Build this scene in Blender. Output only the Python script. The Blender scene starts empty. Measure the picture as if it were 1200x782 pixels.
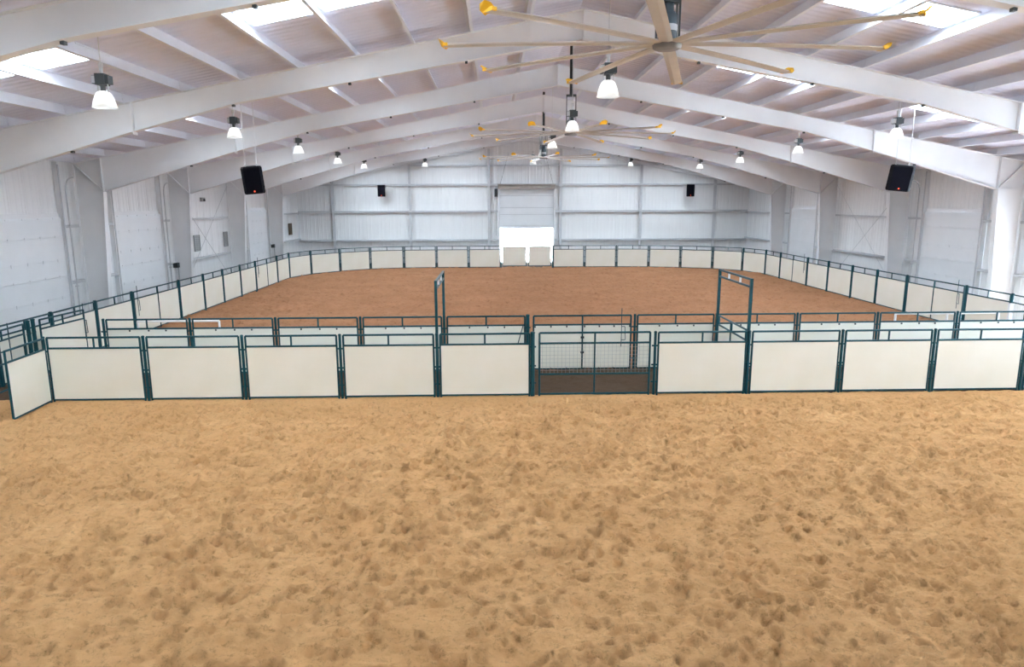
import bpy, math, random
import numpy as np
from mathutils import Vector, Matrix

random.seed(7)
scene = bpy.context.scene
COL = scene.collection

# ------------------------------------------------------------------ camera
FPX, PITCH, YAW, ROLL, CAMH = 809.618, 0.1885, 0.0239, -0.003, 4.9404
cam_data = bpy.data.cameras.new('camera')
cam_data.sensor_fit = 'HORIZONTAL'
cam_data.sensor_width = 36.0
cam_data.lens = FPX * 36.0 / 1200.0
cam_data.clip_start, cam_data.clip_end = 0.1, 500
cam = bpy.data.objects.new('camera', cam_data)
COL.objects.link(cam)
cy, sy, cp, sp = math.cos(YAW), math.sin(YAW), math.cos(PITCH), math.sin(PITCH)
fwd = Vector((sy * cp, cy * cp, -sp)); right = Vector((cy, -sy, 0)); up = right.cross(fwd)
cr, sr = math.cos(ROLL), math.sin(ROLL)
r2 = right * cr + up * sr; u2 = up * cr - right * sr
cam.matrix_world = Matrix(((r2.x, u2.x, -fwd.x, 0), (r2.y, u2.y, -fwd.y, 0), (r2.z, u2.z, -fwd.z, CAMH), (0, 0, 0, 1)))
scene.camera = cam

# ------------------------------------------------------------------ light and exposure
SKY_STRENGTH = 9.0          # daylight outside, enters by the open doors
SKYLIGHT = 23.0             # translucent roof panels, backlit by the sky
LAMP_GLOW = 8.0
world = bpy.data.worlds.new('sky'); scene.world = world
world.use_nodes = True
wn = world.node_tree.nodes; wn.clear()
wo = wn.new('ShaderNodeOutputWorld'); wb = wn.new('ShaderNodeBackground')
wb.inputs['Color'].default_value = (0.55, 0.77, 1.0, 1); wb.inputs['Strength'].default_value = SKY_STRENGTH
world.node_tree.links.new(wb.outputs[0], wo.inputs[0])
sun_data = bpy.data.lights.new('sun', 'SUN'); sun_data.energy = 230.0; sun_data.angle = math.radians(0.6); sun_data.color = (0.84, 0.93, 1.0)
sun = bpy.data.objects.new('sun', sun_data); COL.objects.link(sun)
sun.rotation_euler = Vector((-math.cos(math.radians(73)), 0.05, -math.sin(math.radians(73)))).to_track_quat('-Z', 'Y').to_euler()
vs = scene.view_settings
vs.view_transform = 'Standard'; vs.look = 'None'; vs.gamma = 1.0; vs.use_curve_mapping = False
vs.exposure = 0.28

# ------------------------------------------------------------------ materials
def srgb(r, g, b):
    f = lambda c: (c / 255 / 12.92) if c / 255 <= 0.04045 else ((c / 255 + 0.055) / 1.055) ** 2.4
    return (f(r), f(g), f(b), 1)

def mat(name, col, rough=0.6, metal=0.0, var=0.0, scale=6.0, col2=None, bump=0.0, bscale=40.0, emit=None, estr=0.0, spec=0.4):
    m = bpy.data.materials.new(name); m.use_nodes = True
    nt = m.node_tree; b = nt.nodes['Principled BSDF']
    b.inputs['Roughness'].default_value = rough; b.inputs['Metallic'].default_value = metal
    b.inputs['Specular IOR Level'].default_value = spec
    tc = nt.nodes.new('ShaderNodeTexCoord')
    n = nt.nodes.new('ShaderNodeTexNoise'); n.inputs['Scale'].default_value = scale; n.inputs['Detail'].default_value = 5
    nt.links.new(tc.outputs['Object'], n.inputs['Vector'])
    mx = nt.nodes.new('ShaderNodeMix'); mx.data_type = 'RGBA'
    c2 = col2 if col2 else tuple(c * (1 - var) for c in col[:3]) + (1,)
    mx.inputs['A'].default_value = col; mx.inputs['B'].default_value = c2
    rp = nt.nodes.new('ShaderNodeMapRange'); rp.inputs['From Min'].default_value = 0.35; rp.inputs['From Max'].default_value = 0.7
    nt.links.new(n.outputs['Fac'], rp.inputs['Value']); nt.links.new(rp.outputs['Result'], mx.inputs['Factor'])
    nt.links.new(mx.outputs['Result'], b.inputs['Base Color'])
    if bump:
        n2 = nt.nodes.new('ShaderNodeTexNoise'); n2.inputs['Scale'].default_value = bscale; n2.inputs['Detail'].default_value = 6
        nt.links.new(tc.outputs['Object'], n2.inputs['Vector'])
        bp = nt.nodes.new('ShaderNodeBump'); bp.inputs['Strength'].default_value = 1.0; bp.inputs['Distance'].default_value = bump
        nt.links.new(n2.outputs['Fac'], bp.inputs['Height']); nt.links.new(bp.outputs['Normal'], b.inputs['Normal'])
    if emit:
        b.inputs['Emission Color'].default_value = emit; b.inputs['Emission Strength'].default_value = estr
    return m

M = {}
M['steel'] = mat('white painted steel', (0.83, 0.835, 0.845, 1), 0.5, var=0.05, scale=1.2)
M['purlin'] = mat('purlin white paint', (0.82, 0.84, 0.90, 1), 0.5, var=0.05, scale=2)
M['sheet'] = mat('white wall sheet', (0.90, 0.91, 0.915, 1), 0.45, var=0.05, scale=0.7)
M['roof'] = mat('white roof facing', (0.79, 0.795, 0.91, 1), 0.6, var=0.05, scale=1.5, bump=0.012, bscale=9)
M['girt'] = mat('shade toned girt', (0.60, 0.61, 0.63, 1), 0.5, var=0.08)  # greyer than the steel: paints in the shade that outlines girts and posts
_n = M['roof'].node_tree; _w = _n.nodes.new('ShaderNodeTexWave'); _w.bands_direction = 'Y'; _w.inputs['Scale'].default_value = 1.05; _w.inputs['Distortion'].default_value = 0.8
_c = _n.nodes.new('ShaderNodeTexCoord'); _n.links.new(_c.outputs['Object'], _w.inputs['Vector'])
_bb = _n.nodes.new('ShaderNodeBump'); _bb.inputs['Distance'].default_value = 0.018
_n.links.new(_w.outputs['Fac'], _bb.inputs['Height'])
_old = [l for l in _n.links if l.to_socket.name == 'Normal' and l.to_node.type == 'BSDF_PRINCIPLED'][0].from_node
_n.links.new(_old.outputs['Normal'], _bb.inputs['Normal']); _n.links.new(_bb.outputs['Normal'], _n.nodes['Principled BSDF'].inputs['Normal'])
M['door'] = mat('white sectional door', (0.84, 0.86, 0.88, 1), 0.4, var=0.05, scale=1.0)
M['strut'] = mat('galvanised strut', (0.62, 0.63, 0.65, 1), 0.45, var=0.1)
M['dusty'] = mat('dusty header steel', (0.42, 0.38, 0.34, 1), 0.7, var=0.2)
M['teal'] = mat('teal painted pipe', (0.005, 0.058, 0.075, 1), 0.42, var=0.25, scale=9, spec=0.25)
M['board'] = mat('cream fence board', (0.81, 0.80, 0.715, 1), 0.35, var=0.0, scale=1.1, col2=(0.775, 0.76, 0.655, 1))
M['grey'] = mat('grey louvre', (0.42, 0.43, 0.43, 1), 0.6, var=0.1)
M['brown'] = mat('brown louvre', (0.16, 0.12, 0.08, 1), 0.7, var=0.2)
M['black'] = mat('black plastic', (0.006, 0.006, 0.009, 1), 0.7, var=0.2, spec=0.12)
M['grille'] = mat('black speaker grille', (0.004, 0.004, 0.008, 1), 0.9, var=0.3, scale=60, spec=0.08)
M['dark'] = mat('dark metal', (0.045, 0.055, 0.06, 1), 0.5, var=0.2)
M['motor'] = mat('fan motor casing', (0.07, 0.10, 0.12, 1), 0.45, var=0.2)
M['blade'] = mat('fan blade aluminium', (0.58, 0.53, 0.46, 1), 0.45, metal=0.2, var=0.1, scale=2)
M['hubm'] = mat('fan hub casting', (0.20, 0.18, 0.16, 1), 0.5, var=0.2)
M['yellow'] = mat('yellow blade tip', (0.90, 0.50, 0.02, 1), 0.5, var=0.1)
M['bell'] = mat('lamp bell white acrylic', (0.88, 0.90, 0.89, 1), 0.2, var=0.04)
_b = M['bell'].node_tree; _t = _b.nodes.new('ShaderNodeBsdfTranslucent'); _t.inputs['Color'].default_value = (.9, .92, .92, 1)
_m = _b.nodes.new('ShaderNodeMixShader'); _m.inputs[0].default_value = 0.55; _o = _b.nodes['Material Output']
_b.links.new(_b.nodes['Principled BSDF'].outputs[0], _m.inputs[1]); _b.links.new(_t.outputs[0], _m.inputs[2]); _b.links.new(_m.outputs[0], _o.inputs[0])
M['bulb'] = mat('lit lamp', (0.9, 0.9, 0.9, 1), 0.4, emit=(1, 0.98, 0.94, 1), estr=LAMP_GLOW)
M['led'] = mat('red led', (0.8, 0.05, 0.02, 1), 0.4, emit=(1, 0.12, 0.05, 1), estr=2.0)
M['cable'] = mat('pale cable', (0.70, 0.71, 0.72, 1), 0.5)
M['wire'] = mat('galvanised wire', (0.35, 0.37, 0.37, 1), 0.5, metal=0.3)
M['white_pipe'] = mat('white painted pipe', (0.82, 0.83, 0.84, 1), 0.4, var=0.05)
M['rope'] = mat('blue nylon strap', (0.03, 0.03, 0.10, 1), 0.8)
M['skylight'] = mat('backlit fibreglass panel', (0.85, 0.88, 0.9, 1), 0.5, emit=(0.76, 0.89, 1.0, 1), estr=SKYLIGHT)
M['outside'] = mat('pale concrete yard', (0.60, 0.60, 0.62, 1), 0.9, var=0.15, scale=1.0)

def sand_mat(name, c1, c2, c3, grain=0.006, fine=10.0):
    m = bpy.data.materials.new(name); m.use_nodes = True
    nt = m.node_tree; b = nt.nodes['Principled BSDF']
    b.inputs['Roughness'].default_value = 0.95; b.inputs['Specular IOR Level'].default_value = 0.1
    tc = nt.nodes.new('ShaderNodeTexCoord')
    def noise(scale, detail, rough=0.6):
        n = nt.nodes.new('ShaderNodeTexNoise'); n.inputs['Scale'].default_value = scale
        n.inputs['Detail'].default_value = detail; n.inputs['Roughness'].default_value = rough
        nt.links.new(tc.outputs['Object'], n.inputs['Vector']); return n
    n1 = noise(0.55, 6, 0.65); n2 = noise(fine, 8, 0.85)
    mx = nt.nodes.new('ShaderNodeMix'); mx.data_type = 'RGBA'; mx.inputs['A'].default_value = c1; mx.inputs['B'].default_value = c2
    r1 = nt.nodes.new('ShaderNodeMapRange'); r1.inputs['From Min'].default_value = 0.35; r1.inputs['From Max'].default_value = 0.68
    nt.links.new(n1.outputs['Fac'], r1.inputs['Value']); nt.links.new(r1.outputs['Result'], mx.inputs['Factor'])
    mx2 = nt.nodes.new('ShaderNodeMix'); mx2.data_type = 'RGBA'; mx2.inputs['B'].default_value = c3
    r2_ = nt.nodes.new('ShaderNodeMapRange'); r2_.inputs['From Min'].default_value = 0.52; r2_.inputs['From Max'].default_value = 0.76
    nt.links.new(n2.outputs['Fac'], r2_.inputs['Value']); nt.links.new(r2_.outputs['Result'], mx2.inputs['Factor'])
    nt.links.new(mx.outputs['Result'], mx2.inputs['A']); nt.links.new(mx2.outputs['Result'], b.inputs['Base Color'])
    n3 = noise(17, 9, 0.82)
    bp = nt.nodes.new('ShaderNodeBump'); bp.inputs['Distance'].default_value = grain * 12; bp.inputs['Strength'].default_value = 1
    nt.links.new(n3.outputs['Fac'], bp.inputs['Height']); nt.links.new(bp.outputs['Normal'], b.inputs['Normal'])
    return m
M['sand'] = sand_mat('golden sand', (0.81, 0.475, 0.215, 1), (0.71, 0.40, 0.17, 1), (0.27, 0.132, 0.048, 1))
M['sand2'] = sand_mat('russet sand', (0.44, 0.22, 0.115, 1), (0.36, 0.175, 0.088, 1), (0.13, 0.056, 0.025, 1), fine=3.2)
M['dirt'] = sand_mat('packed dirt', (0.125, 0.08, 0.052, 1), (0.10, 0.065, 0.042, 1), (0.07, 0.045, 0.03, 1))

# ------------------------------------------------------------------ mesh helpers
class MB:
    def __init__(s): s.v = []; s.f = []; s.sm = []
    def add(s, vs, fs, smooth=False):
        o = len(s.v); s.v += [tuple(v) for v in vs]
        s.f += [tuple(i + o for i in f) for f in fs]; s.sm += [smooth] * len(fs); return s
    def box(s, x0, x1, y0, y1, z0, z1):
        vs = [(x, y, z) for z in (z0, z1) for y in (y0, y1) for x in (x0, x1)]
        return s.add(vs, [(0, 2, 3, 1), (4, 5, 7, 6), (0, 1, 5, 4), (2, 6, 7, 3), (0, 4, 6, 2), (1, 3, 7, 5)])
    def obox(s, c, ax, ay, az):      # oriented box by centre and half axes
        c = Vector(c); ax = Vector(ax); ay = Vector(ay); az = Vector(az)
        vs = [c + ax * i + ay * j + az * k for k in (-1, 1) for j in (-1, 1) for i in (-1, 1)]
        return s.add(vs, [(0, 2, 3, 1), (4, 5, 7, 6), (0, 1, 5, 4), (2, 6, 7, 3), (0, 4, 6, 2), (1, 3, 7, 5)])
    def tube(s, p0, p1, r, n=8, r1=None, caps=True):
        p0 = Vector(p0); p1 = Vector(p1); d = (p1 - p0).normalized()
        a = d.cross(Vector((0, 0, 1)))
        if a.length < 1e-4: a = Vector((1, 0, 0))
        a.normalize(); b = d.cross(a); r1 = r if r1 is None else r1
        vs = []
        for p, rr in ((p0, r), (p1, r1)):
            for i in range(n):
                t = 2 * math.pi * i / n
                vs.append(p + a * (rr * math.cos(t)) + b * (rr * math.sin(t)))
        s.add(vs, [(i, (i + 1) % n, n + (i + 1) % n, n + i) for i in range(n)], True)
        if caps: s.add(vs, [tuple(range(n - 1, -1, -1)), tuple(range(n, 2 * n))])
        return s
    def path(s, pts, r, n=6):
        for a, b in zip(pts[:-1], pts[1:]): s.tube(a, b, r, n)
        return s
    def lathe(s, prof, n=20, c=(0, 0, 0)):   # prof: (radius, z)
        vs = []
        for r, z in prof:
            for i in range(n):
                t = 2 * math.pi * i / n; vs.append((c[0] + r * math.cos(t), c[1] + r * math.sin(t), c[2] + z))
        fs = [(k * n + i, k * n + (i + 1) % n, (k + 1) * n + (i + 1) % n, (k + 1) * n + i) for k in range(len(prof) - 1) for i in range(n)]
        return s.add(vs, fs, True)
    def prism(s, poly, y0, y1):      # polygon in (x, z) pulled along y
        n = len(poly)
        vs = [(x, y0, z) for x, z in poly] + [(x, y1, z) for x, z in poly]
        return s.add(vs, [tuple(range(n)), tuple(range(2 * n - 1, n - 1, -1))] + [(i, n + i, n + (i + 1) % n, (i + 1) % n) for i in range(n)])
    def mesh(s, name):
        me = bpy.data.meshes.new(name); me.from_pydata(s.v, [], s.f)
        me.polygons.foreach_set('use_smooth', s.sm)
        import bmesh
        bm = bmesh.new(); bm.from_mesh(me); bmesh.ops.recalc_face_normals(bm, faces=bm.faces); bm.to_mesh(me); bm.free()
        me.update(); return me

def place(name, me, material, parent=None, loc=(0, 0, 0), rot=(0, 0, 0)):
    if material is not None and not me.materials: me.materials.append(material)
    o = bpy.data.objects.new(name, me); COL.objects.link(o)
    o.location = loc; o.rotation_euler = rot
    if parent is not None: o.parent = parent
    return o
def part(name, mb, m, parent=None, loc=(0, 0, 0), rot=(0, 0, 0)):
    return place(name, mb.mesh(name), M[m], parent, loc, rot)
def tag(o, label, cat, group=None):
    o['label'] = label; o['category'] = cat
    if group: o['group'] = group
    return o
def thing(name, label, cat, loc=(0, 0, 0), rz=0.0, group=None):
    o = bpy.data.objects.new(name, None); COL.objects.link(o); o.empty_display_size = 0.2
    o.location = loc; o.rotation_euler = (0, 0, rz)
    return tag(o, label, cat, group)
def structure(name):
    o = bpy.data.objects.new(name, None); COL.objects.link(o); o['kind'] = 'structure'; return o
def copy_tree(o, parent=None):
    kids = list(o.children)
    c = o.copy(); COL.objects.link(c); c.parent = parent
    for k in kids: copy_tree(k, c)
    return c
ORD = ['first', 'second', 'third', 'fourth', 'fifth', 'sixth', 'seventh', 'eighth', 'ninth', 'tenth', 'eleventh', 'twelfth', 'thirteenth']

# ------------------------------------------------------------------ building dimensions
CX = 2.45                     # ridge line
HALF = 18.55                  # outer flange of the columns, from the ridge
WALLU = 18.77                 # inner wall face, from the ridge
ZR, SL = 10.05, 0.195         # rafter top at ridge, roof slope
ROOFG = 0.30                  # purlin depth
FR = [12.37 + 7.618 * i for i in range(6)]
Y0, Y1 = -3.0, 58.35
XL, XR = CX - WALLU, CX + WALLU
rtop = lambda x: ZR - SL * abs(x - CX)
roofz = lambda x: rtop(x) + ROOFG

# ------------------------------------------------------------------ floor
def vnoise(x, y, seed):
    rs = np.random.RandomState(seed); T = rs.rand(256, 256)
    xi = np.floor(x).astype(int); yi = np.floor(y).astype(int); fx = x - xi; fy = y - yi
    fx = fx * fx * (3 - 2 * fx); fy = fy * fy * (3 - 2 * fy)
    a = T[yi % 256, xi % 256]; b = T[yi % 256, (xi + 1) % 256]; c = T[(yi + 1) % 256, xi % 256]; d = T[(yi + 1) % 256, (xi + 1) % 256]
    return (a * (1 - fx) + b * fx) * (1 - fy) + (c * (1 - fx) + d * fx) * fy - 0.5

def sand_bed(name, xs, ys, material, parent, prints, amp, seed, pr=(0.06, 0.11), pd=(0.03, 0.065), pits=0, fade=None):
    rs = np.random.RandomState(seed)
    X, Y = np.meshgrid(xs, ys)
    wx = X + 0.25 * vnoise(X * 1.7, Y * 1.7, seed + 9); wy = Y + 0.25 * vnoise(X * 1.7 + 40, Y * 1.7, seed + 8)
    Z = 0.05 * vnoise(X * 0.5, Y * 0.5, seed)
    Z += amp * 1.1 * vnoise(wx * 2.3, wy * 3.2, seed + 1)
    rdg = 1 - np.abs(vnoise(wx * 3.4 + 11, wy * 4.6, seed + 2)) * 4
    Z += amp * 0.42 * rdg
    rdg2 = 1 - np.abs(vnoise(wx * 7.5 + 3, wy * 8.5, seed + 3)) * 4
    Z += amp * 0.13 * rdg2
    Z += amp * 0.36 * vnoise(X * 13, Y * 15, seed + 4)
    Z += amp * 0.22 * vnoise(X * 29, Y * 31, seed + 5)
    for q_ in range(prints + pits):
        px = rs.uniform(xs[0], xs[-1]); py = rs.uniform(ys[0], ys[-1]); r = rs.uniform(*pr); d = rs.uniform(*pd)
        if q_ >= prints: r = rs.uniform(.04, .075); d = rs.uniform(.05, .09)
        ang = rs.uniform(0, math.pi); st = rs.uniform(1.0, 1.7)
        R = r * 2.2
        i0, i1 = np.searchsorted(xs, (px - R, px + R)); j0, j1 = np.searchsorted(ys, (py - R, py + R))
        if i1 - i0 < 2 or j1 - j0 < 2: continue
        dx = X[j0:j1, i0:i1] - px; dy = Y[j0:j1, i0:i1] - py
        a = (dx * math.cos(ang) + dy * math.sin(ang)) / st; b = -dx * math.sin(ang) + dy * math.cos(ang)
        q = np.sqrt(a * a + b * b) / r
        skew = 1 + 0.9 * a / (r * 2.2)
        Z[j0:j1, i0:i1] += -d * np.exp(-(q / 0.72) ** 4) + d * 0.5 * np.exp(-((q - 1.25) / 0.36) ** 2) * skew
    Z -= Z.mean()
    if fade: Z *= np.clip((fade - Y) / .9, .18, 1)
    Z = np.clip(Z, -0.088, 0.11)
    ny, nx = X.shape
    co = np.stack([X, Y, Z], -1).reshape(-1, 3).astype(np.float32)
    idx = np.arange(nx * ny).reshape(ny, nx)
    q = np.stack([idx[:-1, :-1], idx[:-1, 1:], idx[1:, 1:], idx[1:, :-1]], -1).reshape(-1)
    nf = (nx - 1) * (ny - 1)
    me = bpy.data.meshes.new(name)
    me.vertices.add(nx * ny); me.vertices.foreach_set('co', co.ravel())
    me.loops.add(nf * 4); me.loops.foreach_set('vertex_index', q.astype(np.int32))
    me.polygons.add(nf); me.polygons.foreach_set('loop_start', np.arange(0, nf * 4, 4, dtype=np.int32))
    me.polygons.foreach_set('use_smooth', np.ones(nf, dtype=bool))
    me.update(calc_edges=True); me.validate()
    return place(name, me, M[material], parent)

floor = part('floor', MB().box(XL - 0.1, XR + 0.1, Y0 - 0.1, Y1 + 0.1, -0.4, -0.09), 'dirt'); floor['kind'] = 'structure'
ysn = [3.2]
while ysn[-1] < 17.30: ysn.append(ysn[-1] + 0.018 + 0.0016 * (ysn[-1] - 3.2))
sand_bed('sand_bed', np.arange(-15.2, 18.6, 0.033), np.array(ysn), 'sand', floor, 3800, 0.075, 3, pits=5000, fade=17.3)
sand_bed('dirt_bed', np.arange(-16.2, 21.1, 0.11), np.arange(17.33, 20.06, 0.08), 'dirt', floor, 300, 0.05, 21)
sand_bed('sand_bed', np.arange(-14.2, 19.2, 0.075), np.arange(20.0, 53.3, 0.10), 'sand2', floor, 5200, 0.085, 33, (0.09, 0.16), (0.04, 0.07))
ground = part('ground', MB().box(-120, 120, -60, 160, -0.9, -0.45), 'outside'); ground['kind'] = 'structure'
apron = part('ground', MB().box(CX - 6, CX + 6, Y1 + 0.1, Y1 + 30, -0.45, -0.1).box(XR + 0.1, XR + 25, -4, 60, -0.45, -0.1).box(XL - 25, XL - 0.1, -4, 60, -0.45, -0.1), 'outside', ground)

# ------------------------------------------------------------------ ceiling, purlins, skylights
ceil = MB()
for sgn in (-1, 1):
    xe = CX + sgn * (WALLU + 0.25)
    ceil.prism([(CX, ZR + ROOFG), (xe, roofz(xe)), (xe, roofz(xe) + 0.12), (CX, ZR + ROOFG + 0.12)], Y0 - 0.2, Y1 + 0.2)
ceiling = part('ceiling', ceil, 'roof'); ceiling['kind'] = 'structure'
PU = [1.48 + 1.585 * k for k in range(11)] + [18.5]      # purlin distance from the ridge
BAYS = [Y0] + [4.752] + FR + [Y1]
pcache = {}
def purlin_mesh(L, sgn):
    key = (round(L, 2), sgn)
    if key not in pcache:
        h = ROOFG; w = 0.075; t = 0.006
        m = MB().box(-t, t, 0, L, 0.0, h).box(min(0, -sgn * w), max(0, -sgn * w), 0, L, 0, 0.006).box(min(0, sgn * w), max(0, sgn * w), 0, L, h - 0.012, h - 0.004)
        e = -sgn * w
        m.box(min(e, e + sgn * .006), max(e, e + sgn * .006), 0, L, 0, 0.022)
        pcache[key] = m.mesh('purlin'); pcache[key].materials.append(M['purlin'])
    return pcache[key]
ang = math.atan(SL)
for a, b in zip(BAYS[1:-1], BAYS[2:]):
    for sgn in (-1, 1):
        for u in PU:
            x = CX + sgn * u
            place('purlin', purlin_mesh(b - a - 0.02, sgn), None, ceiling, (x, a + 0.01, rtop(x) + 0.004), (0, sgn * ang, 0))
sky_me = None
for a, b in zip(BAYS[:-1], BAYS[1:]):
    mid = (a + b) / 2 - .28
    for sgn in (-1, 1):
        for k in (2, 3, 6, 7):
            ua, ub = PU[k + 0] + 0.0, PU[k + 1]
            uc = (ua + ub) / 2; w = (ub - ua) / 2 - 0.06
            if sky_me is None:
                sky_me = MB().box(-w, w, -0.60, 0.60, -0.02, 0).mesh('skylight_panel'); sky_me.materials.append(M['skylight'])
                fm = MB().box(-w - .04, -w, -0.65, 0.65, -0.035, 0).box(w, w + .04, -0.65, 0.65, -0.035, 0).box(-w, w, -0.65, -0.60, -0.035, 0).box(-w, w, 0.60, 0.65, -0.035, 0)
                skf_me = fm.mesh('skylight_frame'); skf_me.materials.append(M['purlin'])
            x = CX + sgn * uc
            s = place('skylight_panel', sky_me, None, ceiling, (x, mid, roofz(x) - 0.004), (0, sgn * ang, 0))
            place('skylight_frame', skf_me, None, s)

# ------------------------------------------------------------------ walls
scache = {}
def sheet_mesh(w, z0, z1a, z1b):
    """one ribbed sheet, width w along local x, ribs toward local -y"""
    key = tuple(round(v, 3) for v in (w, z0, z1a, z1b))
    if key in scache: return scache[key]
    prof = [(0, 0)]
    n = 3; p = w / n
    for i in range(n):
        c = p * (i + 0.5)
        prof += [(c - 0.045, 0), (c - 0.018, -0.012), (c + 0.018, -0.012), (c + 0.045, 0)]
    prof += [(w - 0.012, 0), (w - 0.006, -0.008), (w, -0.008)]
    prof = [(0, -0.012), (0.004, 0)] + prof[1:]
    m = MB(); vs = []
    for (x, y) in prof: vs.append((x, y, z0))
    for (x, y) in prof: vs.append((x, y, z1a + (z1b - z1a) * x / w))
    k = len(prof)
    m.add(vs, [(i, i + 1, k + i + 1, k + i) for i in range(k - 1)])
    m.box(0, w, 0.015, 0.03, z0, min(z1a, z1b))
    me = m.mesh('wall_sheet'); me.materials.append(M['sheet']); scache[key] = me; return me

def split(a, b, w=0.914):
    n = max(1, round((b - a) / w)); return [a + (b - a) * i / n for i in range(n + 1)]
DOOR_H = 4.42
LDOORS = [(22.3, 26.5, False), (30.05, 34.3, False), (45.95, 50.1, False)]   # y0, y1, open
RDOORS = [(6.6, 10.8, True), (14.6, 18.8, True), (22.1, 26.3, True), (29.75, 33.9, False), (45.3, 49.4, False)]
wall_left = structure('wall_left'); wall_right = structure('wall_right'); wall_far = structure('wall_far'); wall_near = structure('wall_near')
for wall, doors, sgn in ((wall_left, LDOORS, -1), (wall_right, RDOORS, 1)):
    br = [Y0]
    for d in doors: br += [d[0], d[1]]
    br.append(Y1)
    xw = XL if sgn < 0 else XR
    eave = roofz(xw) + 0.05
    for i in range(len(br) - 1):
        z0 = DOOR_H if i % 2 else -0.09
        pts = split(br[i], br[i + 1])
        for a, b in zip(pts[:-1], pts[1:]):
            me = sheet_mesh(b - a, z0, eave, eave)
            if sgn < 0: place('wall_sheet', me, None, wall, (xw, a, 0), (0, 0, math.pi / 2))
            else: place('wall_sheet', me, None, wall, (xw, b, 0), (0, 0, -math.pi / 2))
    # girts: one length per bay, broken at the doors and columns
    for a, b in zip(BAYS[:-1], BAYS[1:]):
        for z in (2.0, 4.12):
            segs = [(a + 0.14, b - 0.14)]
            for d in doors:
                ns = []
                for s0, s1 in segs:
                    if d[1] + .12 < s0 or d[0] - .12 > s1: ns.append((s0, s1)); continue
                    if d[0] - 0.12 > s0 + .1: ns.append((s0, d[0] - 0.12))
                    if d[1] + 0.12 < s1 - .1: ns.append((d[1] + 0.12, s1))
                segs = ns
            for s0, s1 in segs:
                x0 = xw - sgn * 0.035
                m = MB().box(min(x0, x0 - sgn * .19), max(x0, x0 - sgn * .19), s0, s1, z - .004, z + .004)
                xi = x0 - sgn * .19
                m.box(min(xi, xi + sgn * .008), max(xi, xi + sgn * .008), s0, s1, z - .10, z)
                part('girt', m, 'girt', wall)
# end walls
FD = (0.40, 4.85, 2.75, 6.10)    # far door x0, x1, bottom of the raised leaf, top
for wall, yw, rot, door in ((wall_far, Y1, 0, FD), (wall_near, Y0, math.pi, None)):
    br = [XL, door[0], door[1], XR] if door else [XL, XR]
    brs = []
    for i in range(len(br) - 1):
        if br[i] < CX < br[i + 1] : brs += [(br[i], CX, i), (CX, br[i + 1], i)]
        else: brs.append((br[i], br[i + 1], i))
    for a0, b0, i in brs:
        z0 = door[3] if (door and i == 1) else -0.09
        pts = split(a0, b0)
        for a, b in zip(pts[:-1], pts[1:]):
            za, zb = roofz(a) + .05, roofz(b) + .05
            if rot == 0: place('wall_sheet', sheet_mesh(b - a, z0, za, zb), None, wall, (a, yw, 0))
            else: place('wall_sheet', sheet_mesh(b - a, z0, zb, za), None, wall, (b, yw, 0), (0, 0, rot))
FPOST = [-13.3, -6.98, -0.48, 5.45, 12.13, 18.3]
for x in FPOST:
    zt = rtop(x) - 0.02; y = Y1 - 0.28
    m = MB().box(x - .004, x + .004, y, Y1 - .05, 0, zt).box(x - .10, x + .10, y - .006, y + .006, -.05, zt).box(x - .075, x + .075, Y1 - .056, Y1 - .046, -.05, zt)
    part('wall_post', m, 'girt', wall_far)
xs = [XL + .05] + FPOST + [XR - .05]
for z in (1.88, 4.24, 6.40, 7.94):
    for a, b in zip(xs[:-1], xs[1:]):
        segs = [(a + .08, b - .08)]
        if z < 6.35:
            ns = []
            for s0, s1 in segs:
                if FD[1] + .1 < s0 or FD[0] - .1 > s1: ns.append((s0, s1)); continue
                if FD[0] - .1 > s0 + .1: ns.append((s0, FD[0] - .1))
                if FD[1] + .1 < s1 - .1: ns.append((FD[1] + .1, s1))
            segs = ns
        for s0, s1 in segs:
            umax = (ZR - .25 - z) / SL                     # stay under the rafter
            s0 = max(s0, CX - umax); s1 = min(s1, CX + umax)
            if s1 - s0 < .2: continue
            m = MB().box(s0, s1, Y1 - .25, Y1 - .035, z - .004, z + .004).box(s0, s1, Y1 - .254, Y1 - .246, z - .15, z)
            part('girt', m, 'girt', wall_far)
# rake beam of the far wall
for sgn in (-1, 1):
    xe = CX + sgn * HALF
    m = MB().prism([(CX, ZR - .03), (xe, rtop(xe) - .03), (xe, rtop(xe) - .26), (CX, ZR - .26)], Y1 - .30, Y1 - .285)
    m.prism([(CX, ZR - .26), (xe, rtop(xe) - .26), (xe, rtop(xe) - .275), (CX, ZR - .275)], Y1 - .37, Y1 - .2)
    part('rake_beam', m, 'steel', wall_far)

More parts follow.
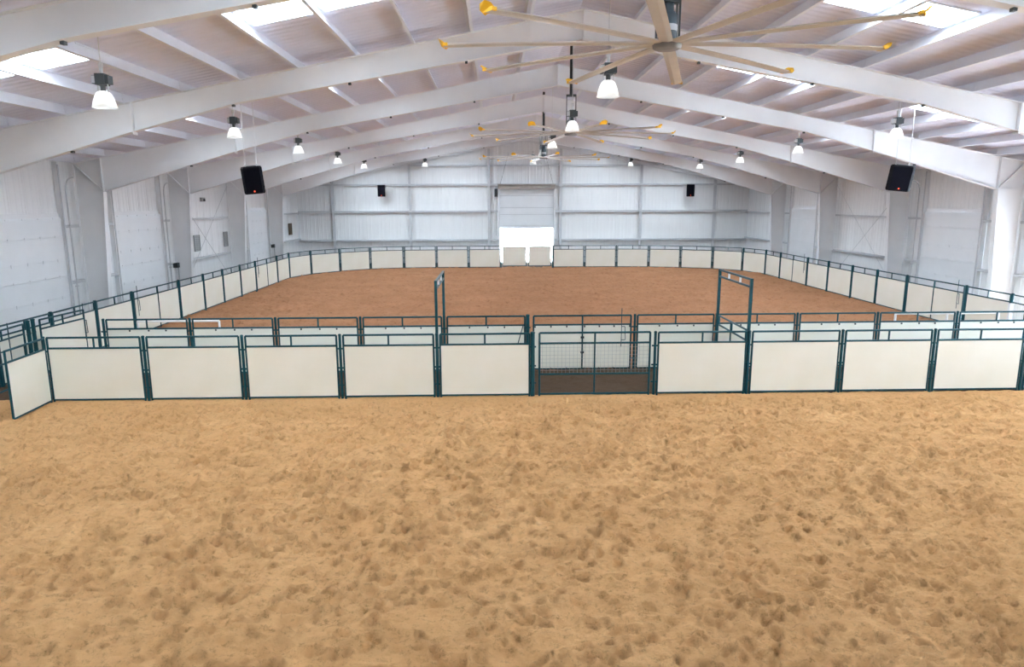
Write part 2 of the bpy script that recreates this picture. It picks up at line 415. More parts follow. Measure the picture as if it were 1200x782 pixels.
# ------------------------------------------------------------------ sectional doors
SEC = [0.0, .73, 1.47, 2.24, 2.85, 3.71, DOOR_H]
def side_door(n, y0, y1, sgn, opened):
    """local x along the wall, local -y into the hall"""
    w = y1 - y0
    d = structure('door_%d' % n)
    xw = XL if sgn < 0 else XR
    if sgn < 0: d.location = (xw, y0, 0); d.rotation_euler = (0, 0, math.pi / 2)
    else: d.location = (xw, y1, 0); d.rotation_euler = (0, 0, -math.pi / 2)
    lift = 3.3 if opened else 0.0
    ztop = roofz(xw) - .25
    for a, b in zip(SEC[:-1], SEC[1:]):
        za, zb = a + lift, b + lift
        if zb > 6.05: continue
        m = MB().box(-.04, w + .04, -.115, -.085, za + .008, zb - .008).box(-.04, w + .04, -.085, -.06, za, zb)
        for k in range(1, 4):     # shallow pressed ribs
            zz = za + (zb - za) * k / 4; m.box(-.04, w + .04, -.120, -.115, zz - .02, zz + .02)
        p = part('door_panel', m, 'door', d)
        h = MB()
        for k in range(5):
            hx = w * (k + .5) / 5; h.box(hx - .03, hx + .03, -.127, -.115, zb - .07, zb + .05 if zb + .05 < DOOR_H + lift else zb - .01)
        part('hinge', h, 'door', p)
    for zz in (2.24, 3.71, DOOR_H - .06):
        if zz + lift < 6: part('door_strut', MB().box(0, w, -.165, -.122, zz + lift - .05, zz + lift - .012), 'door', d)
    for e in (0, 1):
        x0 = -.12 if e == 0 else w + .04
        part('jamb', MB().box(x0, x0 + .08, -.21, -.02, -.08, ztop), 'steel', d)
        xt = -.035 if e == 0 else w + .035
        part('door_track', MB().box(xt - .03, xt + .03, -.245, -.215, .1, ztop - .1), 'strut', d)
    part('lintel', MB().box(-.04, w + .04, -.05, -.02, DOOR_H - .02, DOOR_H + .16), 'steel', d)
    return d
n = 1
for (a, b, op) in LDOORS: side_door(n, a, b, -1, op); n += 1
for (a, b, op) in RDOORS: side_door(n, a, b, 1, op); n += 1
fd = structure('door_%d' % n); fd.location = (FD[0], Y1, 0)
w = FD[1] - FD[0]
for a, b in zip((2.76, 3.03, 3.94, 4.49, 5.46), (3.03, 3.94, 4.49, 5.46, 6.0)):
    m = MB().box(-.03, w + .03, -.12, -.085, a + .010, b - .010).box(-.03, w + .03, -.085, -.06, a, b)
    p = part('door_panel', m, 'door', fd)
for zz in (3.03, 3.94, 4.49, 5.46): part('door_strut', MB().box(.02, w - .02, -.14, -.122, zz - .05, zz - .015), 'strut', fd)
for e in (0, 1):
    x0 = -.14 if e == 0 else w + .04
    part('jamb', MB().box(x0, x0 + .10, -.30, -.02, -.08, 6.36), 'steel', fd)
    part('door_track', MB().box(x0 + (.11 if e == 0 else -.05), x0 + (.15 if e == 0 else -.01), -.34, -.31, .1, 6.2), 'strut', fd)
part('header', MB().box(-.14, w + .14, -.62, -.02, 5.98, 6.36), 'dusty', fd)
part('torsion_shaft', MB().tube((-.1, -.7, 6.3), (w + .1, -.7, 6.3), .05), 'dusty', fd)
part('lift_cable', MB().tube((.05, -.5, 6.36), (.75, -.5, rtop(FD[0]) - .8), .012, 5).tube((w - .05, -.5, 6.36), (w - .75, -.5, rtop(FD[0]) - .8), .012, 5), 'dark', fd)
op_ = part('door_operator', MB().box(-.42, -.18, -.42, -.1, 5.35, 6.0).box(-.36, -.24, -.46, -.42, 5.5, 5.85), 'dark', fd)
part('drive_chain', MB().tube((-.3, -.3, 2.2), (-.3, -.3, 5.36), .012, 5), 'wire', op_)

# ------------------------------------------------------------------ steel frames
def bzu(u):   # underside of the rafter at distance u from the ridge
    P = [(0, ZR - .75), (9.5, ZR - SL * 9.5 - .57), (12.35, ZR - SL * 12.35 - .76), (17.51, 5.38)]
    for (a, za), (b, zb) in zip(P[:-1], P[1:]):
        if u <= b: return za + (zb - za) * (u - a) / (b - a)
    return 5.38
def make_frame():
    root = thing('roof_frame', 'white steel roof frame', 'roof frame', (CX, FR[0], 0), 0, 'white steel frames across the hall')
    T = .007; FW = .125; FT = .012
    for s in (-1, 1):
        us = [0, 9.5, 12.35, 17.51]
        m = MB().prism([(s * u, bzu(u)) for u in us] + [(s * u, ZR - SL * u) for u in reversed(us)], -T, T)
        for a, b in zip(us[:-1], us[1:]):
            m.prism([(s * a, bzu(a)), (s * b, bzu(b)), (s * b, bzu(b) - FT * 1.5), (s * a, bzu(a) - FT * 1.5)], -FW, FW)
        m.prism([(0, ZR), (s * HALF, ZR - SL * HALF), (s * HALF, ZR - SL * HALF - FT), (0, ZR - FT)], -FW, FW)
        r = part('rafter', m, 'steel', root)
        sp_ = MB()
        u = 12.35; sp_.box(min(s * u - .012, s * u + .012), max(s * u - .012, s * u + .012), -FW, FW, bzu(u) - .10, ZR - SL * u + .0)
        part('splice_plate', sp_, 'steel', r)
        br_ = MB()
        for u in (3.2, 6.4, 9.6, 14.1):
            br_.box(s * u - .035, s * u + .035, -.05, .05, bzu(u) - .075, bzu(u) - .015)
        part('flange_bracket', br_, 'dark', r)
        # column with tapering web
        m = MB().prism([(s * 17.83, -.08), (s * HALF, -.08), (s * HALF, ZR - SL * HALF), (s * 17.51, ZR - SL * 17.51), (s * 17.51, 5.38)], -T, T)
        m.prism([(s * 17.83, -.08), (s * 17.51, 5.38), (s * (17.51 - .018), 5.38), (s * (17.83 - .018), -.08)], -FW, FW)
        m.box(min(s * HALF, s * (HALF + .014)), max(s * HALF, s * (HALF + .014)), -FW, FW, -.08, ZR - SL * HALF)
        c = part('column', m, 'steel', root)
        k = MB().prism([(s * 17.51, 5.36), (s * 18.54, ZR - SL * 18.54 - .03), (s * 18.54, ZR - SL * 18.54 + .0), (s * 17.51, 5.40)], -FW * .9, FW * .9)
        k.box(min(s * 17.51, s * 18.54), max(s * 17.51, s * 18.54), -FW * .9, FW * .9, 5.372, 5.388)
        k.box(min(s * 17.50, s * 17.52), max(s * 17.50, s * 17.52), -FW * .9, FW * .9, 5.38, ZR - SL * 17.51)
        part('knee_stiffener', k, 'steel', c)
        part('base_plate', MB().box(min(s * 17.78, s * 18.6), max(s * 17.78, s * 18.6), -.16, .16, -.09, -.05), 'steel', c)
    part('ridge_plate', MB().box(-.014, .014, -FW, FW, ZR - .83, ZR), 'steel', root)
    return root
f0 = make_frame()
FL = ['white steel roof frame nearest the camera, cut off by the top corners of the picture',
      'white steel roof frame whose ridge is just left of the big fan hub',
      'white steel roof frame, third from the camera, nearest one showing both columns',
      'white steel roof frame, fourth from the camera, behind the two hanging loudspeakers',
      'white steel roof frame, fifth from the camera, one before the farthest',
      'white steel roof frame farthest away, just in front of the white end wall']
for i, y in enumerate(FR):
    o = f0 if i == 0 else copy_tree(f0)
    o.location = (CX, y, 0); o['label'] = FL[i]

# ------------------------------------------------------------------ fence pieces
HT, HM, HB = 1.645, 1.375, 0.05
GAP = 0.085
pc = {}
def pipe_parts(L, g=GAP, board=True, rails=(HT, HM, HB), r=0.027):
    key = (round(L, 2), round(g, 3), board, rails, r)
    if key in pc: return pc[key]
    res = []
    def add(name, mb, m):
        me = mb.mesh(name); me.materials.append(M[m]); res.append((name, me))
    for z, nm in zip(rails, ('top_rail', 'middle_rail') + (('lower_rail',) if len(rails) == 4 else ()) + ('bottom_rail',)):
        add(nm, MB().tube((g, 0, z), (L - g, 0, z), r), 'teal')
    for x in (g, L - g): add('side_post', MB().tube((x, 0, -.05), (x, 0, rails[0]), r), 'teal')
    add('spacer', MB().tube((L / 2, 0, rails[1]), (L / 2, 0, rails[0]), r * .9), 'teal')
    if board: add('board', MB().box(g + .01, L - g - .01, -.012, .012, HB + .01, HM - .01), 'board')
    pc[key] = res; return res

def span(name, p0, p1, label, cat, group, board=True, rails=(HT, HM, HB), g=GAP, r=0.027):
    p0 = Vector((p0[0], p0[1], 0)); p1 = Vector((p1[0], p1[1], 0)); d = p1 - p0
    t = thing(name, label, cat, p0, math.atan2(d.y, d.x), group)
    for nm, me in pipe_parts(d.length, g, board, rails, r): place(nm, me, None, t)
    return t, d.length
def fence(label, group='teal pipe fence runs'):
    return thing('arena_fence', label, 'fence', (0, 0, 0), 0, group)
def panel(root, p0, p1):
    p0 = Vector((p0[0], p0[1], 0)); p1 = Vector((p1[0], p1[1], 0)); d = p1 - p0
    t = bpy.data.objects.new('panel', None); COL.objects.link(t); t.empty_display_size = .2
    t.parent = root; t.location = p0 - Vector(root.location); t.rotation_euler = (0, 0, math.atan2(d.y, d.x))
    for nm, me in pipe_parts(d.length): place(nm, me, None, t)
    return t, d.length
def make_post_mesh(h, r):
    m = MB().tube((0, 0, -.12), (0, 0, h), r, 10)
    m.lathe([(r * 1.15, h - .01), (r * 1.15, h + .012), (r * .7, h + .03), (0.001, h + .035)], 10)
    for z in (.35, .8, 1.3):
        m.box(-GAP, GAP, -.012, .012, z - .02, z + .02)
    return m.mesh('fence_post')
post_me = make_post_mesh(HT + .005, .036); post_me.materials.append(M['teal'])
gpost_me = make_post_mesh(HT + .02, .055); gpost_me.materials.append(M['teal'])
def post(root, p, rz, big=False):
    return place('post', gpost_me if big else post_me, None, root, Vector((p[0], p[1], 0)) - Vector(root.location), (0, 0, rz))
def clips(t, L, zs=((HM - .05),)):
    for x in (.3, .52, .72):
        for z in zs: part('clip', MB().box(L * x - .02, L * x + .02, .013, .04, z - .025, z + .02), 'dark', t)
def latch(t, x, y=0.05):     # drop rod with a cranked handle
    part('latch_rod', MB().path([(x, y, 1.86), (x, y, 1.25), (x, y, .72)], .011, 6), 'teal', t)
    part('latch_handle', MB().path([(x, y, 1.32), (x + .1, y, 1.32), (x + .12, y, .92), (x, y, .92)], .011, 6), 'teal', t)

# ---- front row
fx = [-11.26 + 2.44 * i for i in range(6)] + [4.09 + 2.44 * i for i in range(6)]
fy = lambda x: 17.24 + .0092 * x
mxs = [-11.26 + 2.44 * i for i in range(6)] + [4.11 + 2.44 * i for i in range(6)]
my = lambda x: 19.97 + .0134 * x
front = [fence('front run of white board panels left of the mesh gate'), fence('front run of white board panels right of the mesh gate')]
second = [fence('second run of cream panels behind the front row, left of its gate'), fence('second run of cream panels behind the front row, right of its gate')]
front[0].location = (fx[0], fy(fx[0]), 0); front[1].location = (fx[6], fy(fx[6]), 0)
second[0].location = (mxs[0], my(mxs[0]), 0); second[1].location = (mxs[6], my(mxs[6]), 0)
for i in range(11):
    if i == 5: continue
    panel(front[i > 5], (fx[i], fy(fx[i])), (fx[i + 1], fy(fx[i + 1])))
    t, L = panel(second[i > 5], (mxs[i], my(mxs[i])), (mxs[i + 1], my(mxs[i + 1])))
    for x in (.3, .52, .72): part('clip', MB().box(-.02, .02, -.04, -.013, HM - .075, HM - .03), 'dark', t, (L * x, 0, 0))
    if i == 4: part('brace', MB().tube((L - .14, -.04, 1.36), (L - .3, -.06, .8), .014, 6), 'teal', t)
for i, x in enumerate(fx): post(front[i > 5], (x, fy(x)), 0, i == 5)
for i, x in enumerate(mxs): post(second[i > 5], (x, my(x)), 0, i == 5)
# front pipe gate with wire mesh
GR = (1.655, 1.385, .575, .05)
t, L = span('mesh_gate', (fx[5] + .06, fy(1)), (fx[6] - .02, fy(4)), 'teal pipe gate with wire mesh in the middle of the front fence row', 'gate', None, False, GR, .115)
part('stile', MB().tube((L / 2, 0, .05), (L / 2, 0, 1.655), .022), 'teal', t)
wm = MB()
for k in range(1, 8): wm.tube((.09, 0, .575 + .1 * k), (L - .09, 0, .575 + .1 * k), .0032, 4, caps=False)
nx = int((L - .18) / .1)
for k in range(nx + 1): wm.tube((.09 + .1 * k, 0, .575), (.09 + .1 * k, 0, 1.385), .0032, 4, caps=False)
o = part('wire_mesh', wm, 'wire', t); o['kind'] = 'stuff'
# middle board gate
t, L = span('board_gate', (mxs[5] + .06, my(1)), (mxs[6], my(4)), 'cream board gate with centre stile seen through the front mesh gate', 'gate', None, True, g=.115)
part('stile', MB().tube((L * .5, -.03, .05), (L * .5, -.03, HT), .022), 'teal', t)
for x in (.05, .2, .35, .52, .66, .8, .95):
    for z in (.06, HM - .05): part('clip', MB().box(L * x - .02, L * x + .02, -.06, -.013, z - .02, z + .025), 'dark', t)
for z in (.55, 1.0): part('hinge', MB().box(L * .5 - .05, L * .5 + .05, -.065, -.03, z - .03, z + .03), 'dark', t)
latch(t, L * .87, -.07)

# ---- arches across the alley
def arch(x0, x1, lb):
    p0 = Vector((x0, fy(x0), 0)); p1 = Vector((x1, my(x1), 0)); d = p1 - p0; L = d.length
    t = thing('walkway_arch', lb, 'arch', p0 + Vector((-.0, 0, 0)), math.atan2(d.y, d.x), 'tall pipe arches over the alley')
    e = .09
    for x in (e, L - e): part('upright', MB().box(x - .035, x + .035, -.035, .035, -.12, 3.0), 'teal', t)
    part('top_bar', MB().box(e + .035, L - e - .035, -.025, .025, 2.95, 3.0), 'teal', t)
    part('lower_bar', MB().box(e + .035, L - e - .035, -.025, .025, 2.76, 2.81), 'teal', t)
    for k in (1, 2): part('spacer', MB().box(L * k / 3 - .022, L * k / 3 + .022, -.022, .022, 2.81, 2.95), 'white_pipe', t)
arch(fx[4] - .0, mxs[4] + .0, 'tall narrow teal pipe arch seen edge on, left of the mesh gate')
arch(fx[7] - .0, mxs[7] + .0, 'tall teal pipe arch standing open, right of the mesh gate')
t, L = span('alley_gate', (fx[7] + .0, fy(fx[7]) + .18), (mxs[7] + .0, my(mxs[7]) - .16), 'white board gate closing the alley under the right arch', 'gate', None, True)
part('stile', MB().tube((L * .5, .03, .05), (L * .5, .03, HT), .02), 'teal', t)

# ---- long side rows and rounded far end
LXF, RXF = -13.60, 18.36
left_pts = [(LXF + .12, 16.25), (LXF + .08, 18.65), (LXF + .06, 21.1), (LXF, 23.58), (LXF, 25.99), (LXF, 29.88), (LXF, 32.40), (LXF, 34.72), (LXF, 37.12), (LXF, 39.49), (LXF, 43.45), (LXF, 45.95)]
far_pts = [(-12.80, 48.35), (-11.20, 50.25), (-9.30, 51.80), (-6.90, 52.55), (-4.46, 52.72), (-2.02, 52.74), (0.44, 52.74), (4.37, 52.74), (6.81, 52.74), (9.25, 52.70), (11.66, 52.40), (13.92, 51.75), (16.05, 50.78), (17.70, 49.10)]
right_pts = [(RXF + .08, 46.75), (RXF + .06, 44.30), (RXF, 40.2), (RXF, 37.65), (RXF, 35.06), (RXF, 32.71), (RXF, 30.28), (RXF, 26.34), (RXF, 23.91)]
allp = left_pts + far_pts + right_pts
nl, nf = len(left_pts), len(far_pts)
gates = {4: 'left', 9: 'left', nl + 6: 'far', nl + nf + 1: 'right', nl + nf + 6: 'right'}
RUNS = [('near left fence run of cream panels, from picture edge to the first side gate', (LXF, 23.58)),
        ('middle left fence run of four cream panels between the two left gates', (LXF, 32.4)),
        ('curved far left fence run of cream panels, from left gate to far door', (-9.3, 51.8)),
        ('curved far right fence run of cream panels, from far door to right gate', (13.92, 51.75)),
        ('middle right fence run of four cream panels between the two right gates', (RXF, 32.71)),
        ('near right fence run, one cream panel with pipe stub, by white column', (RXF, 23.91))]
runs = []
for lb, p in RUNS:
    f_ = fence(lb); f_.location = (p[0], p[1], 0); runs.append(f_)
GI = sorted(gates)
run_of = lambda i: sum(1 for g in GI if i > g)
GL = {4: 'wide cream double board gate in the left fence, nearer of two', 9: 'wide cream double board gate in the left fence, farther of two',
      nl + nf + 1: 'wide cream double board gate in the right fence, farther of two', nl + nf + 6: 'wide cream double board gate in the right fence, nearer of two'}
for i in range(len(allp) - 1):
    a, b = allp[i], allp[i + 1]
    if i == nl + 6:
        # pair of low framed leaves in front of the far door
        for j, (x0, x1, lb) in enumerate(((.57, 2.36, 'left leaf of the low framed gate before the bright far door'), (2.55, 4.24, 'right leaf of the low framed gate before the bright far door'))):
            g = thing('gate_leaf', lb, 'gate', (x0, a[1], 0), 0, 'far door gate leaves')
            W_ = x1 - x0
            part('frame', MB().tube((0, 0, .1), (0, 0, 1.60), .028).tube((W_, 0, .1), (W_, 0, 1.60), .028).tube((0, 0, 1.60), (W_, 0, 1.60), .026).tube((0, 0, .14), (W_, 0, .14), .026), 'teal', g)
            part('board', MB().box(.03, W_ - .03, -.012, .012, .16, 1.58), 'board', g)
        continue
    if i in gates:
        t, L = span('board_gate', a, b, GL[i], 'gate', 'side fence gates', True, g=.125)
        sy_ = -1 if gates[i] == 'left' else -1
        part('stile', MB().tube((L * .5, -.03, -.02), (L * .5, -.03, HT), .02), 'teal', t)
        latch(t, .28 if gates[i] == 'left' else L - .40, -.06)
        continue
    panel(runs[run_of(i)], a, b)
for i, p in enumerate(allp):
    sd = 'left' if i < nl else ('far' if i < nl + nf else 'right')
    a = allp[max(0, i - 1)]; b = allp[min(len(allp) - 1, i + 1)]
    post(runs[run_of(i)], p, math.atan2(b[1] - a[1], b[0] - a[0]), sd != 'far' or i in (nl + 6, nl + 7))
# stub beyond the last right post
st = part('end_stub', MB().tube((0, -.06, HT), (-.05, -.73, HT), .023).tube((0, -.06, HM), (-.05, -.73, HM), .023).tube((-.05, -.73, -.1), (-.05, -.73, HT), .026), 'teal', runs[5])
tag(part('daylit_post', MB().box(-.07, .07, -.05, .05, -.12, 1.30).box(-.075, .075, -.055, .055, 1.30, 1.36), 'white_pipe', None, (RXF - .16, 23.72, 0)), 'post painted white as if daylit, against the near end of right fence', 'post')  # white colour stands in for daylight falling on the fence's end post

# ---- swung gates at the left
t, L = span('swing_gate', (-11.20, 17.08), (-11.12, 15.52), 'short white board gate swung toward the camera at front row left end', 'gate', None, True, (HT, HM, HB), .03, .027)
part('strap', MB().path([(L - .1, -.03, 1.38), (L - .16, -.04, 1.30), (L - .18, -.045, 1.16)], .02, 5).path([(L - .17, -.04, 1.2), (L - .3, -.04, 1.0)], .007, 5), 'rope', t)
part('latch_chain', MB().path([(L - .1, -.03, 1.36), (L * .3, -.035, 1.33), (.05, -.03, 1.38)], .009, 5), 'wire', t)
t, L = span('alley_gate', (-13.12, 19.88), (-12.95, 21.80), 'cream board gate folded back along the left fence behind second row', 'gate', None, True, (HT, HM, HB), .03)
latch(t, L - .12, -.06)
t, L = span('pipe_gate', (-13.10, 19.20), (-13.00, 17.25), 'bare teal pipe gate folded along left fence at the picture edge', 'gate', None, False, (HT, HM, .75, HB), .03)
part('lower_rail', MB().tube((.03, 0, 1.07), (L - .03, 0, 1.07), .02), 'teal', t)
part('latch_rod', MB().tube((.62, -.04, 1.78), (.62, -.04, .6), .014, 6), 'teal', t)
post(runs[0], (-13.20, 19.52), math.pi / 2, True); post(runs[0], (-13.24, 19.80), math.pi / 2, True)

# ---- white pipe barriers behind the second row
def barrier(x0, x1, y, z, lb, mids):
    t = thing('pipe_barrier', lb, 'barrier', (x0, y, 0), 0, 'white pipe barriers')
    L = x1 - x0
    part('top_rail', MB().tube((0, 0, z), (L, 0, z), .035), 'white_pipe', t)
    for x in mids: part('leg', MB().tube((x * L, 0, -.1), (x * L, 0, z), .035), 'white_pipe', t)
barrier(-11.0, -8.52, 21.2, 1.36, 'low white pipe barrier behind second fence row, at left', (0, 1))
barrier(12.6, 15.9, 21.2, 1.44, 'low white pipe barrier behind second fence row, at right', (0, .5, 1))

# ------------------------------------------------------------------ high bay lamps
def make_lamp():
    root = thing('high_bay_lamp', 'lamp', 'lamp', (0, 0, 0), 0, 'hanging bell lamps')
    m = MB().lathe([(.215, 0), (.205, .03), (.19, .10), (.16, .19), (.125, .26), (.085, .29), (.05, .30)], 24)
    part('bell', m, 'bell', root)
    part('bulb', MB().lathe([(.001, .07), (.05, .085), (.06, .14), (.045, .2), (.03, .27)], 12), 'bulb', root)
    part('neck', MB().tube((0, 0, .29), (0, 0, .40), .045, 10), 'dark', root)
    part('yoke', MB().box(-.10, -.085, -.012, .012, .27, .43).box(.085, .10, -.012, .012, .27, .43).box(-.10, .10, -.012, .012, .415, .43), 'strut', root)
    b = part('ballast_box', MB().box(-.15, .15, -.085, .085, .42, .57).box(-.085, .085, -.10, .10, .40, .60), 'dark', root)
    part('ballast_cover', MB().box(-.152, -.03, -.088, .088, .43, .56), 'strut', b)
    part('hook', MB().tube((0, 0, .60), (0, 0, .72), .03, 8).box(-.035, .035, -.02, .02, .70, .80), 'strut', root)
    return root
lamp0 = make_lamp()
lamps = []
YL = [13.55, 21.2, 28.9, 36.5, 44.1]
NR = ['nearest', 'second nearest', 'third nearest', 'fourth nearest', 'farthest']
for k, (x, z) in enumerate(((-7.21, 6.67), (-7.62, 6.80), (-7.88, 6.88), (-8.0, 6.87), (-8.05, 6.97))): lamps.append((x, YL[k], z, '%s white bell lamp of the row hanging at left' % NR[k]))
NRR = ['nearest', 'second nearest', 'third nearest', 'farthest']
for k, (x, z) in enumerate(((12.06, 6.78), (12.43, 6.85), (12.70, 6.88), (12.84, 6.93))): lamps.append((x, YL[k + 1], z, '%s white bell lamp of the row hanging at right' % NRR[k]))
for k, (x, z) in enumerate(((2.14, 6.87), (2.31, 6.99), (2.34, 7.06), (2.45, 7.16), (2.39, 7.21))): lamps.append((x, YL[k], z, '%s white bell lamp of the row hanging under the ridge' % NR[k]))
lamps += [(-5.05, 51.7, 7.45, 'white bell lamp high before the far wall, left of its door'), (9.95, 51.7, 7.45, 'white bell lamp high before the far wall, right of its door')]
for i, (x, y, z, lb) in enumerate(lamps):
    o = lamp0 if i == 0 else copy_tree(lamp0)
    o.location = (x, y, z); o['label'] = lb
    part('cord', MB().tube((0, 0, .79), (0, 0, roofz(x) - z), .010, 6), 'cable', o)

# ------------------------------------------------------------------ big fans
def make_fan():
    root = thing('ceiling_fan', 'fan', 'fan', (0, 0, 0), 0, 'big ten blade ceiling fans')
    part('hub', MB().lathe([(.001, -.05), (.17, -.05), (.21, -.03), (.22, .03), (.17, .06), (.001, .07)], 20), 'hubm', root)
    mo = part('motor', MB().lathe([(.10, .07), (.13, .1), (.13, .42), (.10, .47), (.08, .48), (.08, .62), (.001, .63)], 16), 'motor', root)
    part('motor_band', MB().lathe([(.137, .2), (.14, .22), (.14, .27), (.137, .29)], 16), 'strut', mo)
    fr = MB()
    for sx in (-1, 1):
        for sy2 in (-1, 1): fr.box(sx * .15 - .014, sx * .15 + .014, sy2 * .08 - .014, sy2 * .08 + .014, .08, 1.2)
    fr.box(-.165, .165, -.095, .095, 1.18, 1.24).box(-.165, .165, -.095, .095, .60, .64)
    part('mount_frame', fr, 'dark', root)
    R0, R1 = .19, 3.30
    prof = [(-.10, -.008), (-.04, .028), (.03, .034), (.09, .014), (.10, 0), (.03, -.016), (-.04, -.014)]
    ca, sa = math.cos(math.radians(-3)), math.sin(math.radians(-3))
    bm_ = MB(); vs = []
    N = 6
    for k in range(N + 1):
        x = R0 + (R1 - R0) * k / N; dz = .03 - .05 * (k / N) ** 2
        for (yy, zz) in prof: vs.append((x, yy * ca - zz * sa, yy * sa + zz * ca + dz))
    n_ = len(prof)
    bm_.add(vs, [(k * n_ + i, k * n_ + (i + 1) % n_, (k + 1) * n_ + (i + 1) % n_, (k + 1) * n_ + i) for k in range(N) for i in range(n_)], False)
    bm_.add(vs, [tuple(range(n_)), tuple(range(len(vs) - 1, len(vs) - n_ - 1, -1))])
    blade = bm_.mesh('blade'); blade.materials.append(M['blade'])
    wl = MB()     # curved winglet
    pts = [(3.28, -.11, -.04), (3.34, -.11, .0), (3.37, -.07, .06), (3.38, .04, .08), (3.35, .11, .05), (3.28, .10, .0)]
    vv = [(x, y, z) for x, y, z in pts] + [(x - .02, y, z - .008) for x, y, z in pts]
    wl.add(vv, [(0, 1, 2, 3, 4, 5), (11, 10, 9, 8, 7, 6)] + [(i, 6 + i, 6 + (i + 1) % 6, (i + 1) % 6) for i in range(6)])
    wl.box(3.24, 3.31, -.1, .1, -.03, .012)
    wing = wl.mesh('winglet'); wing.materials.append(M['yellow'])
    for k in range(10):
        b = place('blade', blade, None, root, (0, 0, 0), (0, 0, math.radians(36 * k)))
        place('winglet', wing, None, b)
    return root
fan0 = make_fan()
for i, (x, y, z, ph, lb) in enumerate(((2.57, 10.8, 7.20, 1, 'huge ten blade ceiling fan nearest the camera, yellow blade tips'),
                                      (2.52, 23.5, 7.12, -8, 'second huge ceiling fan along the ridge, between the other two'),
                                      (2.50, 36.2, 7.12, 25, 'farthest huge ceiling fan, small, before the white end wall'))):
    o = fan0 if i == 0 else copy_tree(fan0)
    o.location = (x, y, z); o.rotation_euler = (0, 0, math.radians(ph)); o['label'] = lb
    part('drop_pipe', MB().tube((0, 0, 1.2), (0, 0, roofz(x) - z), .06, 10), 'dark', o)

# ------------------------------------------------------------------ loudspeakers
def speaker(x, y, z, w, h, rz, tilt, roll, lb, cables):
    t = thing('loudspeaker', lb, 'loudspeaker', (x, y, z), rz, 'black loudspeakers')
    t.rotation_euler = (tilt, roll, rz)
    d = .62 * w; c = .12 * w; b = .28 * w
    m = MB()
    pf = [(-w / 2, -d / 2 + c), (-w / 2 + c, -d / 2), (w / 2 - c, -d / 2), (w / 2, -d / 2 + c), (w / 2 - b, d / 2), (-w / 2 + b, d / 2)]
    n_ = 6; k = .06 * h
    vs = [(px * .92, py * .92, 0) for px, py in pf] + [(px, py, k) for px, py in pf] + [(px, py, h - k) for px, py in pf] + [(px * .92, py * .92, h) for px, py in pf]
    m.add(vs, [tuple(range(5, -1, -1)), tuple(range(18, 24))] + [(l * 6 + i, l * 6 + (i + 1) % 6, (l + 1) * 6 + (i + 1) % 6, (l + 1) * 6 + i) for l in range(3) for i in range(6)])
    part('cabinet', m, 'black', t)
    part('grille', MB().box(-w / 2 + c, w / 2 - c, -d / 2 - .015, -d / 2 - .002, k, h - k), 'grille', t)
    part('led', MB().lathe([(.001, -.0), (.02, 0), (.02, .012), (.001, .013)], 10).mesh and MB().box(-.02, .02, -d / 2 - .025, -d / 2 - .014, .07, .11), 'led', t)
    part('bracket', MB().box(-w * .3, -w * .24, -.03, .03, h - .01, h + .06).box(w * .24, w * .3, -.03, .03, h - .01, h + .06), 'strut', t)
    if cables:
        top = roofz(x) - z - .02
        upv = t.rotation_euler.to_matrix().inverted() @ Vector((0, 0, 1))
        for sx in (-.27, .27):
            p_ = Vector((sx * w, 0, h + .03)); part('cable', MB().tube(p_, p_ + upv * ((rtop(x + (t.rotation_euler.to_matrix() @ p_).x) - (z + (t.rotation_euler.to_matrix() @ p_).z)) + .285), .011, 5), 'cable', t)
    else:
        part('wall_arm', MB().box(-.04, .04, d / 2 - .02, .885, h * .45, h * .55), 'strut', t)
speaker(-7.90, 23.5, 5.24, .66, .88, math.radians(14), math.radians(8), math.radians(-5), 'black loudspeaker hung on cables at left, below the steel rafters', True)
speaker(13.55, 23.5, 5.28, .76, .84, math.radians(-16), math.radians(8), math.radians(6), 'black loudspeaker hung on cables at right, before a white column', True)
speaker(-9.17, Y1 - .90, 5.38, .62, .92, 0, 0, 0, 'small black loudspeaker on the far wall, left of its door', False)
speaker(16.02, Y1 - .90, 5.32, .66, .98, 0, 0, 0, 'small black loudspeaker on the far wall, right of its door', False)

# ------------------------------------------------------------------ wall fittings
def louvre(y0, y1, z0, z1, m, lb):
    t = thing('wall_vent', lb, 'vent', (XL + .04, (y0 + y1) / 2, z0), math.pi / 2, 'left wall vents')
    w = (y1 - y0) / 2; h = z1 - z0
    part('frame', MB().box(-w, -w + .05, -.05, 0, 0, h).box(w - .05, w, -.05, 0, 0, h).box(-w, w, -.05, 0, 0, .05).box(-w, w, -.05, 0, h - .05, h), m, t)
    for k in range(7):
        z = .06 + (h - .12) * (k + .5) / 7
        part('slat', MB().obox((0, -.025, z), (w - .05, 0, 0), (0, .022, -.03), (0, .003, .004)), m, t)
    part('back', MB().box(-w, w, -.004, 0, 0, h), m, t)
louvre(38.0, 38.75, 2.33, 3.21, 'grey', 'grey louvred vent on left wall beside the third visible column')
louvre(42.15, 42.75, 2.34, 3.22, 'grey', 'grey louvred vent on left wall just before the fourth column')
louvre(55.5, 56.3, 2.41, 3.31, 'brown', 'brown louvred vent on left wall close to the far corner')
t = thing('wall_sensor', 'small grey sensor box high on the left wall above the vents', 'sensor', (XL + .03, 39.5, 5.0), math.pi / 2)
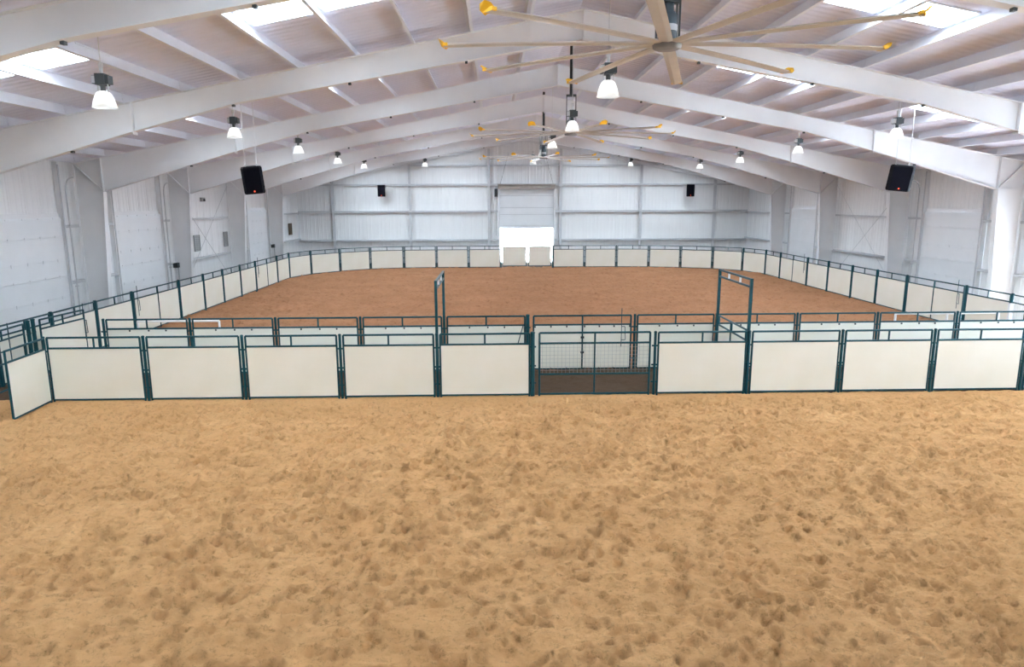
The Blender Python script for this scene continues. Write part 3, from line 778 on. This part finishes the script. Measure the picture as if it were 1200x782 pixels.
part('body', MB().box(-.22, .22, -.12, 0, 0, .22), 'grey', t); part('lens', MB().lathe([(.001, .12), (.05, .11), (.06, .0)], 10), 'dark', t, (0, -.16, .03))
def operator(y, sgn, lb):
    x = XL + .26 if sgn < 0 else XR - .26
    t = thing('chain_hoist', lb, 'hoist', (x, y, 1.75), math.pi / 2 if sgn < 0 else -math.pi / 2)
    part('body', MB().box(-.12, .12, -.22, 0, 0, .24), 'dark', t)
    part('arm', MB().box(-.4, .1, -.1, -.04, .24, .30), 'steel', t)
    part('chain', MB().tube((0, -.18, -1.0), (0, -.18, 0), .012, 5).tube((.08, -.18, -1.0), (.08, -.18, 0), .012, 5), 'wire', t)
operator(35.0, -1, 'dark chain hoist on left wall beside the second sectional door')
operator(50.15 + .2, -1, 'dark chain hoist on left wall beside the farthest sectional door')
def conduit(y, sgn, lb, z1=5.9):
    x = XL + .30 if sgn < 0 else XR - .30
    pts = [Vector((x, y, .2)), Vector((x, y, z1 - .5))]
    for k in range(1, 6):
        a = math.pi / 2 * k / 5; pts.append(Vector((x, y + .5 * (1 - math.cos(a)), z1 - .5 + .5 * math.sin(a))))
    pts.append(Vector((x, y + .56, z1)))
    t = thing('conduit', lb, 'pipe', (x, y, 0))
    part('pipe', MB().path([p - Vector((x, y, 0)) for p in pts], .028, 8), 'strut', t)
    part('clamp', MB().box(-.05, .05, -.05, .05, 1.8, 1.84).box(-.05, .05, -.05, .05, 4.1, 4.14), 'strut', t)
conduit(26.75, -1, 'grey conduit pipe bent at the top, left wall beside nearest sectional door')
conduit(34.52, -1, 'grey conduit pipe bent at the top, left wall beside second sectional door')
conduit(34.25, 1, 'grey conduit pipe bent at the top, right wall beside sectional door')
for sgn, lb in ((-1, 'thin crossed brace rods on left wall between third and fourth columns'), (1, 'thin crossed brace rods on right wall between two columns')):
    x = CX + sgn * (HALF - .05)
    t = thing('cross_brace', lb, 'brace', (x, FR[3], 0))
    D = FR[4] - FR[3]
    for a, b in (((0, .12, .1), (0, D - .12, 5.9)), ((0, .12, 5.9), (0, D - .12, .1))): part('brace_rod', MB().tube(a, b, .011, 6), 'strut', t)
